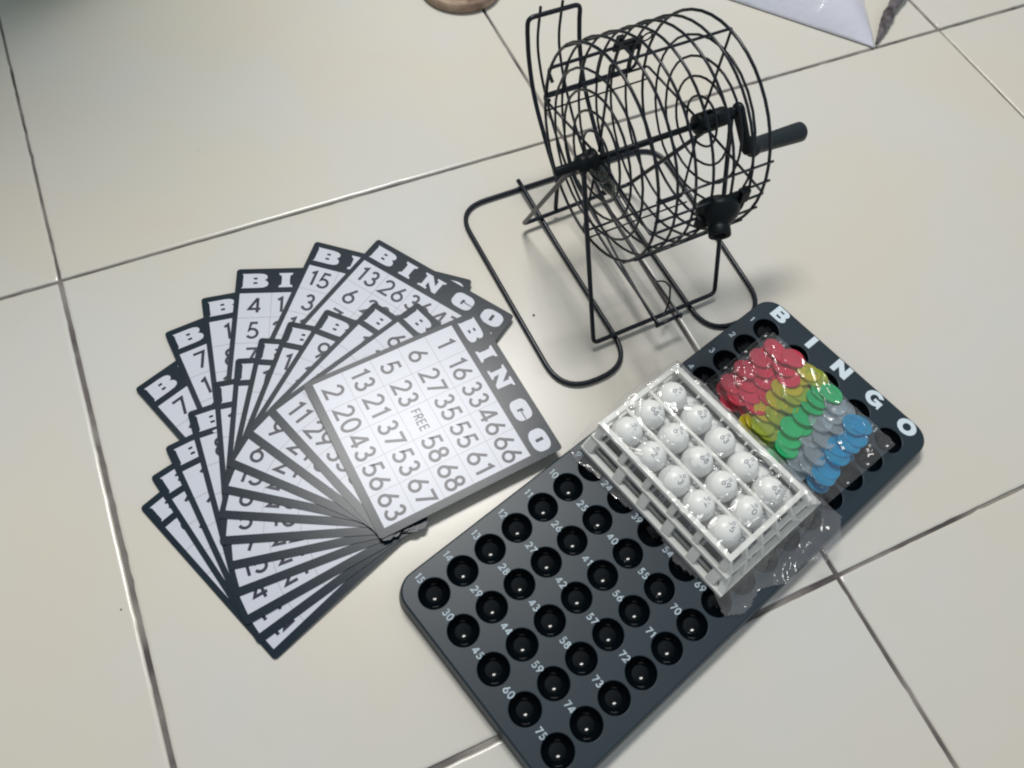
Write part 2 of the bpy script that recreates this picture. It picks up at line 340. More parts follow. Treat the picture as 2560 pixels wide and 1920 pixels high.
BOLD = {
 'B': ([(0, 0), (.60, 0)]+arc(.68, .28, .32, .28, -90, 62, 8)+[(.86, .53)]+arc(.66, .74, .29, .26, -30, 90, 8)+[(0, 1)], [[(.33, .64), (.58, .64), (.62, .70), (.58, .77), (.33, .77)], [(.33, .22), (.62, .22), (.66, .30), (.62, .37), (.33, .37)]], .030),
 'I': ([(0, 0), (1, 0), (1, 1), (0, 1)], [], .0105),
 'N': ([(0, 0), (.30, 0), (.30, .50), (.70, 0), (1, 0), (1, 1), (.70, 1), (.70, .50), (.30, 1), (0, 1)], [], .033),
 'G': (arc(.5, .5, .5, .53, 40, 318, 26)+[(.90, .0), (1, .0), (1, .55), (.52, .55), (.52, .34), (.70, .34), (.66, .25)]+arc(.5, .5, .22, .27, -55, -320, 20), [], .033),
 'O': (arc(.5, .5, .5, .53, 0, 350, 34), [arc(.5, .5, .21, .26, 0, 345, 22)], .034)}
pr = MB()
for i in range(15):
    for j in range(5):
        text(pr, str(j*15+i+1), lambda x, y, l, i=i, j=j: FB(i*pa+.003-y, j*pbv-.0315+x, HB+.0002+l), .0112, .0021, 0, gap=.2)
pr.build('printed_numbers', M['ink'], board)
for j, (c, vv) in enumerate(zip('BINGO', (-.0047, .0686, .1382, .2116, .2809))):
    hm = MB(); ol_, cuts, hw_ = BOLD[c]; pl_ = lambda x, y, l: FB(-.0455-(y-.5)*.029, vv+(x-.5)*hw_, HB+.0002+l)
    hm.add([pl_(x, y, 0) for x, y in ol_], [tuple(range(len(ol_)))], 0)
    for ct in cuts: hm.add([pl_(x, y, .0001) for x, y in ct], [tuple(range(len(ct)))], 1)
    hm.build('header_letter', [M['print2'], M['board']], board)

# ================================================================== BINGO CARDS
CW, CHh = .302, .326
T_ = .0009
poses = {'I12': (0.1628, -0.7777, 22.5, 0.0016, 0.0318), 'I11': (0.1484, -0.7479, 14.96, 0.003, 0.0305), 'U6': (0.1931, -0.5722, 21.22, 0.004, 0), 'U5': (0.1751, -0.5035, 5.45, 0.0052, 0), 'U4': (0.1706, -0.4551, -8.57, 0.0064, 0), 'U3': (0.1846, -0.4018, -19.59, 0.0076, 0), 'U2': (0.241, -0.341, -38.38, 0.0088, 0), 'U1': (0.2813, -0.3038, -56.21, 0.01, 0), 'I10': (0.1391, -0.7153, 7.52, 0.0053, 0.0262), 'I9': (0.1363, -0.6704, -1.32, 0.0066, 0.0252), 'I8': (0.1363, -0.627, -10.62, 0.0079, 0.0242), 'I7': (0.1353, -0.5843, -19.25, 0.0091, 0.0235), 'I6': (0.1441, -0.5426, -26.78, 0.0103, 0.0228), 'I5': (0.1578, -0.5034, -35.43, 0.0115, 0.0222), 'I4': (0.1777, -0.4621, -46.57, 0.0127, 0.0215), 'I3': (0.2179, -0.4221, -59.42, 0.0142, 0.0199), 'I2': (0.2625, -0.3964, -70.22, 0.016, 0.0172), 'I1': (0.3326, -0.3743, -84.78, 0.0235, 0)}
cardinfo = {
 'I1': ('topmost bingo card of the fan, fully visible, first row 1 16 33 46 66', [[1, 16, 33, 46, 66], [6, 27, 35, 55, 61], [5, 23, 0, 58, 68], [13, 21, 37, 53, 67], [2, 20, 43, 56, 63]]),
 'I2': ('bingo card just beneath the topmost one, bottom row starting 11 29', {0: {0: 6}, 4: {0: 11, 1: 29}}),
 'I3': ('bingo card showing B above a 1, bottom row starting 9 21', {0: {0: 1}, 4: {0: 9, 1: 21}}),
 'I4': ('inner bingo card showing B above a 9, with 6 at its bottom corner', {0: {0: 9}, 4: {0: 6, 1: 21}}),
 'I5': ('bingo card with half a B beside the 9 card, bottom row starting 15', {0: {0: 10}, 4: {0: 15, 1: 24}}),
 'I6': ('bingo card showing a sliver of B and an 8 in its bottom strip', {0: {0: 12}, 4: {0: 8, 1: 28}}),
 'I7': ('bingo card showing a sliver of B and a bottom strip with 5 18', {0: {0: 3}, 4: {0: 5, 1: 18}}),
 'I8': ('bingo card at the middle left of the fan, bottom strip with a 7 cut off', {0: {0: 12}, 4: {0: 7, 1: 22}}),
 'I9': ('bingo card whose bottom strip starts 15 21, above the 4 card', {0: {0: 8}, 4: {0: 15, 1: 21}}),
 'I10': ('bingo card at the left of the fan, B above a 1, bottom strip starting 4', {0: {0: 1}, 4: {0: 4, 1: 21}}),
 'I11': ('second lowest bingo card of the fan, a narrow strip along its lower left side', {0: {0: 11}, 4: {0: 14, 1: 17}}),
 'I12': ('lowest bingo card, lying on the tiles at the bottom left corner of the fan', {0: {0: 9}, 4: {0: 12, 1: 19}}),
 'U1': ('bingo card at the top of the fan, all five letters above 13 26', {0: {0: 13, 1: 26, 2: 36, 3: 47, 4: 71}, 1: {0: 6}}),
 'U2': ('bingo card with B and half an I showing above 15 and 3', {0: {0: 15}, 1: {0: 3}}),
 'U3': ('upright bingo card with B I showing above 4 and 5', {0: {0: 4, 1: 18}, 1: {0: 5, 1: 29}, 2: {0: 7}}),
 'U4': ('bingo card with cropped B over a lone 1, beside the 4 5 card', {0: {0: 1}}),
 'U5': ('bingo card with full B over a cropped 7, beside the lone 1 card', {0: {0: 7}}),
 'U6': ('outermost bingo card on the left of the fan with B above a 7', {0: {0: 7}}),
}
def rout(x0, y0, x1, y1, r): return rrect(x0, y0, x1, y1, r, 4)
def make_card(key):
    lab, given = cardinfo[key]; rr_ = random.Random(key); ox, oy, ang, z, slope = poses[key]
    mb = MB(); ol = rout(0, 0, CW, CHh, .006); n = len(ol)
    vs = [(x, y, 0) for x, y in ol]+[(x, y, T_) for x, y in ol]
    mb.add(vs, [tuple(range(n-1, -1, -1))], 0); mb.add(vs, [tuple(range(n, 2*n))], 0)
    mb.add(vs, [(k, (k+1) % n, n+(k+1) % n, n+k) for k in range(n)], 4)
    px0, px1, py0, py1 = .0090, .2885, .0135, .2725; e = .00010
    mb.add([(px0, py0, T_+e), (px1, py0, T_+e), (px1, py1, T_+e), (px0, py1, T_+e)], [(0, 1, 2, 3)], 1)
    cw, rw = (px1-px0)/5, (py1-py0)/5
    for k in range(1, 5):
        x = px0+cw*k; y = py0+rw*k; h = .00045
        mb.add([(x-h, py0, T_+2*e), (x+h, py0, T_+2*e), (x+h, py1, T_+2*e), (x-h, py1, T_+2*e)], [(0, 1, 2, 3)], 3)
        mb.add([(px0, y-h, T_+2.3*e), (px1, y-h, T_+2.3*e), (px1, y+h, T_+2.3*e), (px0, y+h, T_+2.3*e)], [(0, 1, 2, 3)], 3)
    for c, (xa, xb) in FATX.items():
        ol_, cuts = FAT[c]; ya, yb = CHh-.0420, CHh-.0110
        P = [(xa+(xb-xa)*x, ya+(yb-ya)*y, T_+e) for x, y in ol_]; mb.add(P, [tuple(range(len(P)))], 1)
        for ct in cuts:
            P = [(xa+(xb-xa)*x, ya+(yb-ya)*y, T_+2*e) for x, y in ct]; mb.add(P, [tuple(range(len(P)))], 0)
    for col in range(5):
        used = []
        for row in range(5):
            if isinstance(given, list): val = given[row][col]
            else: val = given.get(row, {}).get(col)
            cx, cy = px0+cw*(col+.5), py1-rw*(row+.5)
            if row == 2 and col == 2:
                text(mb, 'FREE', lambda x, y, l: (x, y, T_+2.6*e+l*.5), .0165, .0022, 2, cx=cx, cy=cy, gap=.10); continue
            if val is None:
                val = rr_.choice([q for q in range(col*15+1, col*15+16) if q not in used])
            used.append(val)
            text(mb, str(val), lambda x, y, l: (x, y, T_+2.6*e+l*.5),   .0335, .0050, 2, cx=cx, cy=cy, gap=.13)
    o = mb.build('bingo_card', [M['card'], M['paper'], M['num'], M['line'], M['edge']], None, (ox, oy, z), rot=(0, -slope, math.radians(ang)), local=True)
    tag(o, lab, 'bingo card', 'bingo cards fanned out on the tiles'); return o
for k in poses: make_card(k)

# ================================================================== BINGO CAGE
th_ = math.radians(2.4); SO = Vector((0.82616295, -0.48005924, 0))
sx_ = Vector((math.cos(th_), math.sin(th_), 0)); st_ = Vector((-math.sin(th_), math.cos(th_), 0))
def SW(s, t, z): return SO+sx_*s+st_*t+Vector((0, 0, z))
def SP(L_): return [SW(*q) for q in L_]
cg = empty('bingo_cage', SW(.13, .15, 0)[:]); tag(cg, 'black wire bingo cage with crank handle and ball chute on a looped wire stand', 'bingo cage')
RW = .0045
b = MB()
path = [(.047, .392, .0135), (.047, .362, .0135), (.047, .20, RW), (.047, -.062, RW), (-.094, -.062, RW), (-.092, .380, RW), (.360, .372, RW), (.334, -.066, RW), (.2065, -.066, RW), (.2065, .20, RW), (.212, .355, .0135), (.213, .386, .0135)]
b.tube([q for q in fillet(SP(path), [0, .02, .05, .066, .066, .062, .062, .062, .062, .05, .02, 0], 9)], RW, 10)
b.build('base_frame', M['wire'], cg)
Hz, Ht = .317, .145
for nm, pts in (('leg_frame', [(.006, Ht-.004, Hz+.004), (.008, Ht-.006, Hz-.006), (0, 0, .0145), (.2596, .0016, .0145), (.281, Ht-.006, Hz-.006), (.281, Ht-.002, Hz+.004)]),
                ('leg_frame', [(.000, Ht+.003, Hz+.004), (.000, Ht+.006, Hz-.006), (.0043, .2862, .0185), (.243, .292, .0185), (.290, Ht+.006, Hz-.006), (.290, Ht+.002, Hz+.004)])):
    b = MB(); b.tube(fillet(SP(pts), [0, .004, .012, .012, .004, 0], 5), .0041, 10); b.build(nm, M['wire'], cg)
# ball ramp: raised hoop at the back and two long runners to the front
rp = MB()
armz = [(.308, .087), (.325, .101), (.350, .120), (.376, .143), (.405, .170), (.432, .204), (.455, .250), (.467, .290)]
la = [(.079, .294, .0195), (.080, .302, .070)]+[(.081, t, z) for t, z in armz]
ra = [(.186, .294, .0195), (.185, .302, .070)]+[(.184, t, z) for t, z in armz]
hoop = spline(SP(la), 4)+fillet(SP([(.081, .467, .291), (.081, .471, .316), (.184, .471, .316), (.184, .467, .291)]), [0, .02, .02, 0], 6)[1:-1]+spline(SP(ra), 4)[::-1]
rp.tube(hoop, .0042, 10)
ramp = rp.build('ball_ramp', M['wire'], cg)
prof = [(.477, .327), (.477, .300), (.476, .270), (.470, .244), (.459, .222), (.443, .198), (.418, .170), (.385, .138), (.345, .108), (.300, .083), (.25, .062), (.20, .052), (.14, .049), (.06, .049), (.0, .049), (-.034, .050)]
for s0 in (.108, .151):
    b = MB(); b.tube(spline(SP([(s0+(.0 if t > .1 else (.001 if s0 < .12 else .002)), t, z) for t, z in prof]), 4), .0027, 8); o = b.build('runner', M['wire'], ramp)
b = MB(); b.tube(SP([(.122, .30, .075), (.120, .14, .042), (.110, .012, .044), (.108, -.03, .046)]), .0024, 8); b.build('runner', M['wire'], ramp)
b = MB(); b.tube(SP([(.104, -.030, .046), (.160, -.027, .046)]), .0034, 8)
b.tube(spline(SP([(.150, .013, .084), (.150, .003, .054), (.143, -.004, .032), (.132, -.014, .040)]), 5), .0018, 8)
b.tube(spline(SP([(.150, .05, .052), (.150, .03, .078), (.150, .013, .084)]), 5), .0018, 8)
b.build('end_stop', M['wire'], ramp)
# basket
bt, bz, BR_ = .146, .320, .166
def CY(s, a, r=BR_): return SW(s, bt+r*math.cos(math.radians(a)), bz+r*math.sin(math.radians(a)))
bk = MB(); rs = [.034+.0314*i for i in range(7)]; rg = random.Random(9)
for i, s0 in enumerate(rs):
    j1, j2 = rg.uniform(-.0015, .0015), rg.uniform(-.0015, .0015)
    bk.tube([CY(s0+.0015*math.sin(math.radians(a)+i)+j1*math.cos(math.radians(a)), a, BR_+j2*.5) for a in range(0, 360, 8)],   .0022 if 0 < i < 6 else .0025, 7, closed=True)
for s0 in (.0325, .2255):
    for r_ in (.040, .070, .100, .131): bk.tube([CY(s0+.001*math.sin(a), a, r_) for a in range(0, 360, 12)], .0021, 7, closed=True)
for a in (87, 179, -94, -8):
    bk.tube(fillet([CY(.036, a, .010), CY(.030, a, BR_-.001), CY(.229, a, BR_-.001), CY(.2235, a, .010)], [0, .004, .004, 0], 4), .0022, 7)
for a in (158, 170, 190, 207, 221): bk.tube([CY(.030, a, BR_+.0017), CY(.229, a+rg.uniform(-1, 1), BR_+.0017)], .0020, 7)
for a in (-100, -16, 40, -55): bk.tube([CY(.030, a, BR_-.0025), CY(.228, a, BR_-.0025)], .0016, 7)
basket = bk.build('basket', M['wire'], cg)
dr = MB()
def dpath(): 
    L_ = [CY(.030, 10, BR_-.02), CY(.030, 12, BR_+.002), CY(.202, 13, BR_+.002), CY(.205, -7, BR_+.002), CY(.030, -7, BR_+.002), CY(.030, -5, BR_-.02)]
    return fillet(L_, [0, .012, .012, .012, .012, 0], 5)
dr.tube(dpath(), .0030, 8)
for s0 in rs[:6]: dr.tube([CY(s0+.002, a, BR_+.002) for a in range(-7, 14, 3)], .0030, 8)
door = dr.build('door', M['wire'], basket)
lt = MB(); lc = CY(.178, 12, BR_+.004); ra_ = (CY(.178, 12, BR_+1)-lc).normalized(); tg = ra_.cross(sx_).normalized()
lt.box(lc, sx_*.026, tg*.0085, ra_*.003); lt.box(CY(.158, 15, BR_+.004), sx_*.006, tg*.015, ra_*.004); lt.box(CY(.193, 10, BR_+.004), sx_*.010, tg*.011, ra_*.004)
lt.tube([CY(.214, 13, BR_+.004)+sx_*.009*math.cos(q*PI/8)+tg*.009*math.sin(q*PI/8) for q in range(16)], .0016, 7, closed=True)
lt.build('latch', M['black'], basket, bevel=.001)
# ball outlet on the lower front of the basket
ot = MB(); o0 = CY(.149, 176, BR_-.012); o1 = CY(.128, 181.5, .203); od = (o1-o0); Lr = od.length
ot.lathe(o0, od, [(0, .022), (.004, .030), (.016, .033), (.026, .029), (.034, .021), (Lr-.016, .0135), (Lr-.014, .0165), (Lr, .0165), (Lr, .010), (Lr-.01, .009)], 28)
ax2 = (CY(.149, 182, BR_)-CY(.149, 170, BR_)).normalized(); rd = (CY(.149, 176, BR_+1)-CY(.149, 176, BR_)).normalized()
ot.box(CY(.149, 176, BR_+.001), sx_*.036, ax2*.020, rd*.0035); ot.box(CY(.182, 172, BR_+.004), sx_*.008, ax2*.012, rd*.006); ot.box(CY(.116, 181, BR_+.004), sx_*.008, ax2*.010, rd*.007)
ot.build('ball_outlet', M['black'], basket, bevel=.002)
gd = MB(); gd.lathe(SW(.036, .140, .306), SW(.075, .128, .226)-SW(.036, .140, .306), [(0, .006), (.01, .012), (.04, .014), (.066, .009), (.070, .004)], 20)
gd.build('inner_ball_guide', M['smoke'], basket)
b = MB(); b.tube(SP([(-.02, .145, Hz), (.300, .145, .316)]), .0050, 12); b.build('axle', M['black'], cg)
b = MB(); b.lathe(SW(-.040, .145, Hz), sx_, [(0, .006), (.002, .0078), (.038, .0078), (.040, .0135), (.052, .0150), (.060, .0110), (.064, .018), (.070, .018)], 24); b.build('bushing', M['black'], cg)
b = MB(); b.lathe(SW(.212, .145, .317), sx_, [(0, .009), (.003, .0165), (.013, .0175), (.016, .011), (.034, .010), (.036, .0155), (.056, .0155), (.058, .010), (.072, .010)], 24)
for k in range(4):
    a = k*PI/2+.4; b.box(SW(.238, .145+.014*math.cos(a), .317+.014*math.sin(a)), sx_*.012, st_*.002, Vector((0, 0, .004)))
b.build('bushing', M['black'], cg, bevel=.0008)
cr = MB(); c0 = SW(.297, .145, .318); c1 = SW(.297, .099, .277); cd = (c1-c0).normalized(); cn = sx_.cross(cd).normalized(); P = []
for k in range(13): a = -PI/2+PI*k/12; P.append(c1+(cd*math.cos(a)+cn*math.sin(a))*.0105)
for k in range(13): a = PI/2+PI*k/12; P.append(c0+(cd*math.cos(a)+cn*math.sin(a))*.0130)
n = len(P); vs = [q-sx_*.0042 for q in P]+[q+sx_*.0042 for q in P]
cr.add(vs, [tuple(range(n)), tuple(range(2*n-1, n-1, -1))]+[(k, n+k, n+(k+1) % n, (k+1) % n) for k in range(n)])
crank = cr.build('crank', M['black'], cg, bevel=.002)
b = MB(); b.lathe(SW(.303, .099, .277), SW(.412, .099, .271)-SW(.303, .099, .277), [(0, .016), (.006, .0175), (.013, .015), (.016, .0140), (.05, .0150), (.098, .0166), (.106, .0166), (.1095, .0140)], 24)
b.build('handle', mat('grey_handle_plastic', (.011, .018, .023), .45, .35), crank)

# ================================================================== BALL TRAY, BALLS
tr = empty('ball_tray', FB(.30, .11, HB)[:]); tag(tr, 'off-white plastic lattice tray with slotted sides lying on the black board', 'ball tray')
def ringbar(mb, u0, u1, v0, v1, z, hw, hz):
    c = [(u0, v0), (u1, v0), (u1, v1), (u0, v1)]
    for (a_, b_) in ((c[0], c[1]), (c[1], c[2]), (c[2], c[3]), (c[3], c[0])):
        A_, B_ = FB(*a_, z), FB(*b_, z); d_ = (B_-A_); n_2 = Vector((0, 0, 1)).cross(d_).normalized()
        mb.box((A_+B_)/2, d_/2+d_.normalized()*hw*.98, n_2*hw, Vector((0, 0, hz+.00001*len(mb.v)%.0004)))
up = MB(); ringbar(up, .224, .391, -.031, .2445, .092, .0043, .0045)
for uu in (.341, .289): up.tube([FB(uu, -.030, .092), FB(uu, .243, .092)], .0034, 8)
for k in range(4):
    vv = .0285+.0528*k
    for (ua, ub) in ((.391, .381), (.224, .234)): up.tube([FB(ua, vv, .090), FB(ub, vv, .086)], .0042, 8, rr=[.0042, .0012])
    for uu in (.341, .289): up.tube([FB(uu, vv, .090), FB(uu, vv, .062)], .0026, 8)
up.build('upper_rim', M['tray'], tr, bevel=.0016)
lo = MB()
def bar(mb, pts, hw):
    for A_, B_ in zip(pts, pts[1:]):
        d_ = B_-A_; q1 = buy if abs(d_.normalized().dot(buy)) < .8 else bux; q1 = (q1-d_.normalized()*q1.dot(d_.normalized())).normalized(); q2 = d_.normalized().cross(q1)
        mb.box((A_+B_)/2, d_/2, q1*hw, q2*hw*(.55+.0007*(len(mb.v) % 7)))
ringbar(lo, .210, .402, -.031, .258, .064, .0046, .0040); ringbar(lo, .190, .416, -.032, .270, .0375, .0056, .0045)
for k in range(6):
    vv = -.026+.0545*k
    for (a, c_, d) in ((.391, .402, .416), (.224, .210, .190)):
        q = .0135 if 0 < k < 5 else 0
        bar(lo, [FB(a, vv*.985, .089), FB(c_, vv, .066)], .0058); bar(lo, [FB(c_, vv+q*.8, .062), FB(d, vv+q, .040)], .0085)
for k in range(6):
    uu = .224+.0334*k
    for (a, c_, d) in ((.2445, .258, .270), (-.031, -.031, -.032)):
        bar(lo, [FB(uu, a, .089), FB(.5*uu+.5*(.21+.0384*k), c_, .066)], .0050); bar(lo, [FB(.5*uu+.5*(.21+.0384*k), c_, .062), FB(.190+.0452*k, d, .040)], .0060)
for k in range(4): lo.tube([FB(.21+.0645*k, -.03, .0345), FB(.21+.0645*k, .268, .0345)], .0032, 6)
for k in range(6): lo.tube([FB(.19, -.02+.055*k, .0338), FB(.416, -.02+.055*k, .0338)], .0028, 6)
lo.build('lower_frame', M['tray'], tr, bevel=.0014)
def ball_mesh(txt, top):
    mb = MB(); r = .0250; nu, nv = 28, 18; vs = [(0, 0, r)]
    for i in range(1, nv):
        p_ = PI*i/nv
        for k in range(nu): a = 2*PI*k/nu; vs.append((r*math.sin(p_)*math.cos(a), r*math.sin(p_)*math.sin(a), r*math.cos(p_)))
    vs.append((0, 0, -r)); fs = [(0, 1+k, 1+(k+1) % nu) for k in range(nu)]
    for i in range(nv-2):
        for k in range(nu): a = 1+i*nu; fs.append((a+k, a+nu+k, a+nu+(k+1) % nu, a+(k+1) % nu))
    e_ = 1+(nv-2)*nu; fs += [(e_+k, len(vs)-1, e_+(k+1) % nu) for k in range(nu)]
    mb.add(vs, fs, 0, True)
    def pl(x, y, l):
        d = math.hypot(x, y); a = d/r; k = math.sin(a)/d if d > 1e-9 else 1/r
        v = Vector((x*k, y*k, math.cos(a)))*(r+.00012+l*.5); return v
    text(mb, txt, pl, .0100, .00135, 1, cy=-.0035, gap=.16); text(mb, top, pl, .0062, .0011, 1, cy=.0068)
    return mb
yaw = math.atan2(buy.y, buy.x); rb = random.Random(5); k = 0
colname = {0: 'left', 1: 'middle', 2: 'right'}
names = ['first', 'second', 'third', 'fourth', 'fifth']
for ci, uu in enumerate((.3655, .3155, .2640)):
    for ri in range(5):
        num = [71, 66, 61][ci]+ri; mb = ball_mesh(str(num), 'O')
        # direction from the ball towards the lens is roughly up; text tilts a little
        p_ = FB(uu+rb.uniform(-.0012, .0012), [.0015, .0550, .1065, .1580, .2100][ri], .0860)
        o = mb.build('bingo_ball', [M['ball'], M['ballink']], None, p_[:], rot=(rb.uniform(-.22, -.02), rb.uniform(.05, .30), yaw+rb.uniform(-.12, .12)), local=True)
        tag(o, 'white bingo ball marked O %d in the upper layer of the tray' % num, 'bingo ball', 'bingo balls in the tray')
for ci, uu in enumerate((.3405, .2895, .2450)):
    for ri in range(5):
        num = [56, 51, 46][ci]+ri; mb = ball_mesh(str(num), 'G')
        p_ = FB(uu, .029+.0525*ri if ri < 4 else .226, .0545)
        o = mb.build('bingo_ball', [M['ball'], M['ballink']], None, p_[:], rot=(rb.uniform(-.2, .1), rb.uniform(-.1, .3), yaw+rb.uniform(-.3, .3)), local=True)
        tag(o, 'white bingo ball marked G %d, half hidden in the lower layer of the tray' % num, 'bingo ball', 'bingo balls in the tray')

# ================================================================== CHIPS IN THEIR BAG
chips = dict(
 red=[(.037, .040), (.071, .038), (.028, .074), (.112, .037), (.099, .072), (.150, .041), (.056, .076), (.142, .075), (.117, .097), (.158, .065), (.064, .094), (.149, .095), (.085, .055), (.128, .056), (.040, .058)],
 yellow=[(.042, .104), (.073, .108), (.112, .11), (.145, .112), (.166, .115), (.027, .109), (.09, .102)],
 olive=[(.067, .125), (.104, .126), (.136, .128), (.168, .126), (.165, .139), (.025, .124), (.086, .120)],
 green=[(.038, .148), (.072, .155), (.1, .159), (.132, .159), (.148, .17), (.166, .178), (.056, .152), (.03, .160), (.115, .166)],
 clear=[(.036, .195), (.072, .201), (.106, .206), (.141, .215), (.168, .206), (.157, .222), (.041, .178), (.086, .183), (.12, .19), (.055, .188)],
 blue=[(.034, .229), (.058, .237), (.078, .237), (.112, .239), (.138, .244), (.155, .247), (.095, .232), (.045, .222)])
def chip_mesh():
    mb = MB(); r = .0208; h = .0038
    mb.lathe((0, 0, 0), (0, 0, 1), [(0, r*.90), (.0004, r*.97), (.0014, r), (h-.0014, r), (h-.0004, r*.97), (h, r*.91), (h-.0004, r*.84), (h-.0012, r*.78), (h-.0014, r*.2)], 34); return mb
cm = {}
cl = {'red': 'see-through red bingo chip in the upper band of the bag', 'yellow': 'see-through yellow bingo chip between the red and green ones', 'olive': 'see-through yellow-green bingo chip beside the yellow ones', 'green': 'see-through bright green bingo chip in the middle of the bag', 'clear': 'colourless see-through bingo chip between green and blue ones', 'blue': 'see-through blue bingo chip at the lower right of the bag'}
rc = random.Random(11)
for cname, L_ in chips.items():
    base = chip_mesh(); first = None
    for i, (u, v) in enumerate(L_):
        for lay in range(3):
            if (lay == 1 and i % 2) or (lay == 0 and cname == 'clear' and i % 2): continue
            uu, vv = (u, v) if lay == 2 else (u+rc.uniform(-.012, .012)+.006, min(.25, max(.043, v+rc.uniform(-.006, .006))))
            z = HB+(.0030, .0115, .0190)[lay]+.0014*(i % 4)
            tilt = (rc.uniform(-.10, .10), rc.uniform(-.35, -.08), rc.uniform(0, 6))
            p_ = FB(uu, vv, z+ .004)
            if first is None:
                first = base.build(cname+'_chip', CH[cname], None, p_[:], local=True); o = first
            else:
                o = first.copy(); C.objects.link(o); o.location = p_*K
            eu = Matrix.Rotation(ba, 3, 'Z') @ Matrix.Rotation(tilt[1], 3, 'Y') @ Matrix.Rotation(tilt[0], 3, 'X') @ Matrix.Rotation(tilt[2], 3, 'Z')
            o.rotation_euler = eu.to_euler()
            tag(o, cl[cname], 'bingo chip', cname+' bingo chips in the clear bag')
def nz(u, v, f, s): return noise.noise(Vector((u*f, v*f, s)))
def crum(u, v, s=0):
    q_ = .8+.9*nz(u, v, 5, s); x_ = u*math.cos(q_)+v*math.sin(q_); y_ = -u*math.sin(q_)+v*math.cos(q_)
    a = max(0, 1-abs(noise.noise(Vector((x_*9, y_*34, s))))*3.0)**2; b_ = max(0, 1-abs(noise.noise(Vector((x_*52, y_*24, s+5))))*3)**2
    m_ = max(0, nz(u, v, 9, s+2)+.2)
    return .0034*a*(.35+m_)+.0016*b_*(.25+m_*1.6)+.0024*nz(u, v, 13, s+9)+.0016*nz(u, v, 31, s+6)
bg2 = MB(); nu, nv = 96, 110; vs = []
Ca, Cb, Cc, Cd = (.003, .004), (.180, .006), (.198, .282), (.008, .288)     # corners
for side in (1, 0):
    for i in range(nu+1):
        for j in range(nv+1):
            a, c_ = i/nu, j/nv
            u = (Ca[0]*(1-a)+Cb[0]*a)*(1-c_)+(Cd[0]*(1-a)+Cc[0]*a)*c_; v = (Ca[1]*(1-a)+Cb[1]*a)*(1-c_)+(Cd[1]*(1-a)+Cc[1]*a)*c_
            ed = min(min(a, 1-a)*.18, min(c_, 1-c_*.93)*.26); fill = min(1, ed/.016); fill = fill*fill*(3-2*fill)
            z = HB+.0012+(.034*fill+crum(u, v)*1.5*(.4+.6*fill) if side else .0004)
            vs.append(FB(u+.0015*nz(v, 0, 30, 3), v+.0015*nz(u, 0, 30, 8), max(HB+.0009, z)))
q = (nu+1)*(nv+1)
bg2.add(vs, [(i*(nv+1)+j, (i+1)*(nv+1)+j, (i+1)*(nv+1)+j+1, i*(nv+1)+j+1) for i in range(nu) for j in range(nv)], 0, True)
bg2.v = bg2.v[:q]
cb = bg2.build('chip_bag', M['film'], None, FB(.09, .15, HB)[:]); tag(cb, 'small clear plastic bag filled with rows of coloured chips', 'plastic bag')
# tray bag: a crinkled clear sleeve draped over the tray with loose ends on the board
bg3 = MB(); nu, nv = 120, 150; vs = []
for i in range(nu+1):
    for j in range(nv+1):
        a, c_ = i/nu, j/nv; u = .158+(.452-.158)*a; v = -.062+(.352+.062)*c_
        flare = .020*max(0, c_-.75)/.25*nz(a*.2, 0, 20, 2)
        du = max(.219-u, u-.396, 0); dv = max(-.035-v, v-.250, 0); d = math.hypot(du, dv)
        t = min(1, d/.040 if v < .25 else d/.052); fall = 1-t*t*(3-2*t)
        top = .0985+.007*max(0, 1-min(abs(u-c) for c in (.3655, .3155, .264))/.024)*.6
        lowz = HB+.004+ (.010*max(0, nz(u, v, 22, 4)) if t >= .9 else 0)
        z = lowz+(top-lowz)*fall+crum(u, v, 3)*1.7
        vs.append(FB(u+.004*nz(u, v, 12, 1)+flare, v+.006*nz(u, v, 12, 6), max(HB+.002, z)))
fs = []
for i in range(nu):
    for j in range(nv):
        a, c_ = (i+.5)/nu, (j+.5)/nv
        # uneven outline of the film's ends
        if c_ > .90+.09*nz(a, .5, 5, 7) or c_ < .035+.03*nz(a, .1, 6, 2) or a < .10+.05*nz(c_, .3, 6, 4)-.09*max(0, c_-.65)/.35 or a > .93+.05*nz(c_, .7, 6, 9): continue
        fs.append((i*(nv+1)+j, (i+1)*(nv+1)+j, (i+1)*(nv+1)+j+1, i*(nv+1)+j+1))
bg3.add(vs, fs, 0, True)
tb_ = bg3.build('tray_bag', M['film2'], None, FB(.30, .11, HB)[:]); tag(tb_, 'crinkled clear plastic bag wrapped around the tray of white balls', 'plastic bag')
bm = bmesh.new(); bm.from_mesh(tb_.data); bmesh.ops.delete(bm, geom=[v for v in bm.verts if not v.link_faces], context='VERTS'); bm.to_mesh(tb_.data); bm.free()

# ================================================================== THINGS AT THE TOP EDGE
sl = empty('slipper', (.97, .55, 0)); tag(sl, 'worn brown slipper tip with dark insole at the top edge of the floor', 'slipper')
def shoe(mb, w0, z0, z1, mi, ins=0):
    P = []
    ax_ = Vector((.12, .99, 0)).normalized(); sd = Vector((ax_.y, -ax_.x, 0)); tip = Vector((.966, .416, 0))
    for k in range(41):
        a = PI+PI*k/40; P.append(tip+ax_*(w0*.95)+sd*(math.cos(a)*(w0-ins))+ax_*(math.sin(a)*(w0*.95-ins)))
    P.append(tip+ax_*.62+sd*(w0*.8-ins)); P.append(tip+ax_*.66); P.append(tip+ax_*.62-sd*(w0*.8-ins)); n = len(P)
    mb.add([(q.x, q.y, z0) for q in P]+[(q.x, q.y, z1) for q in P], [tuple(range(n)), tuple(range(n, 2*n))]+[(k, (k+1) % n, n+(k+1) % n, n+k) for k in range(n)], mi)
b = MB(); shoe(b, .095, .001, .026, 0); b.build('sole', M['cork'], sl, bevel=.008)
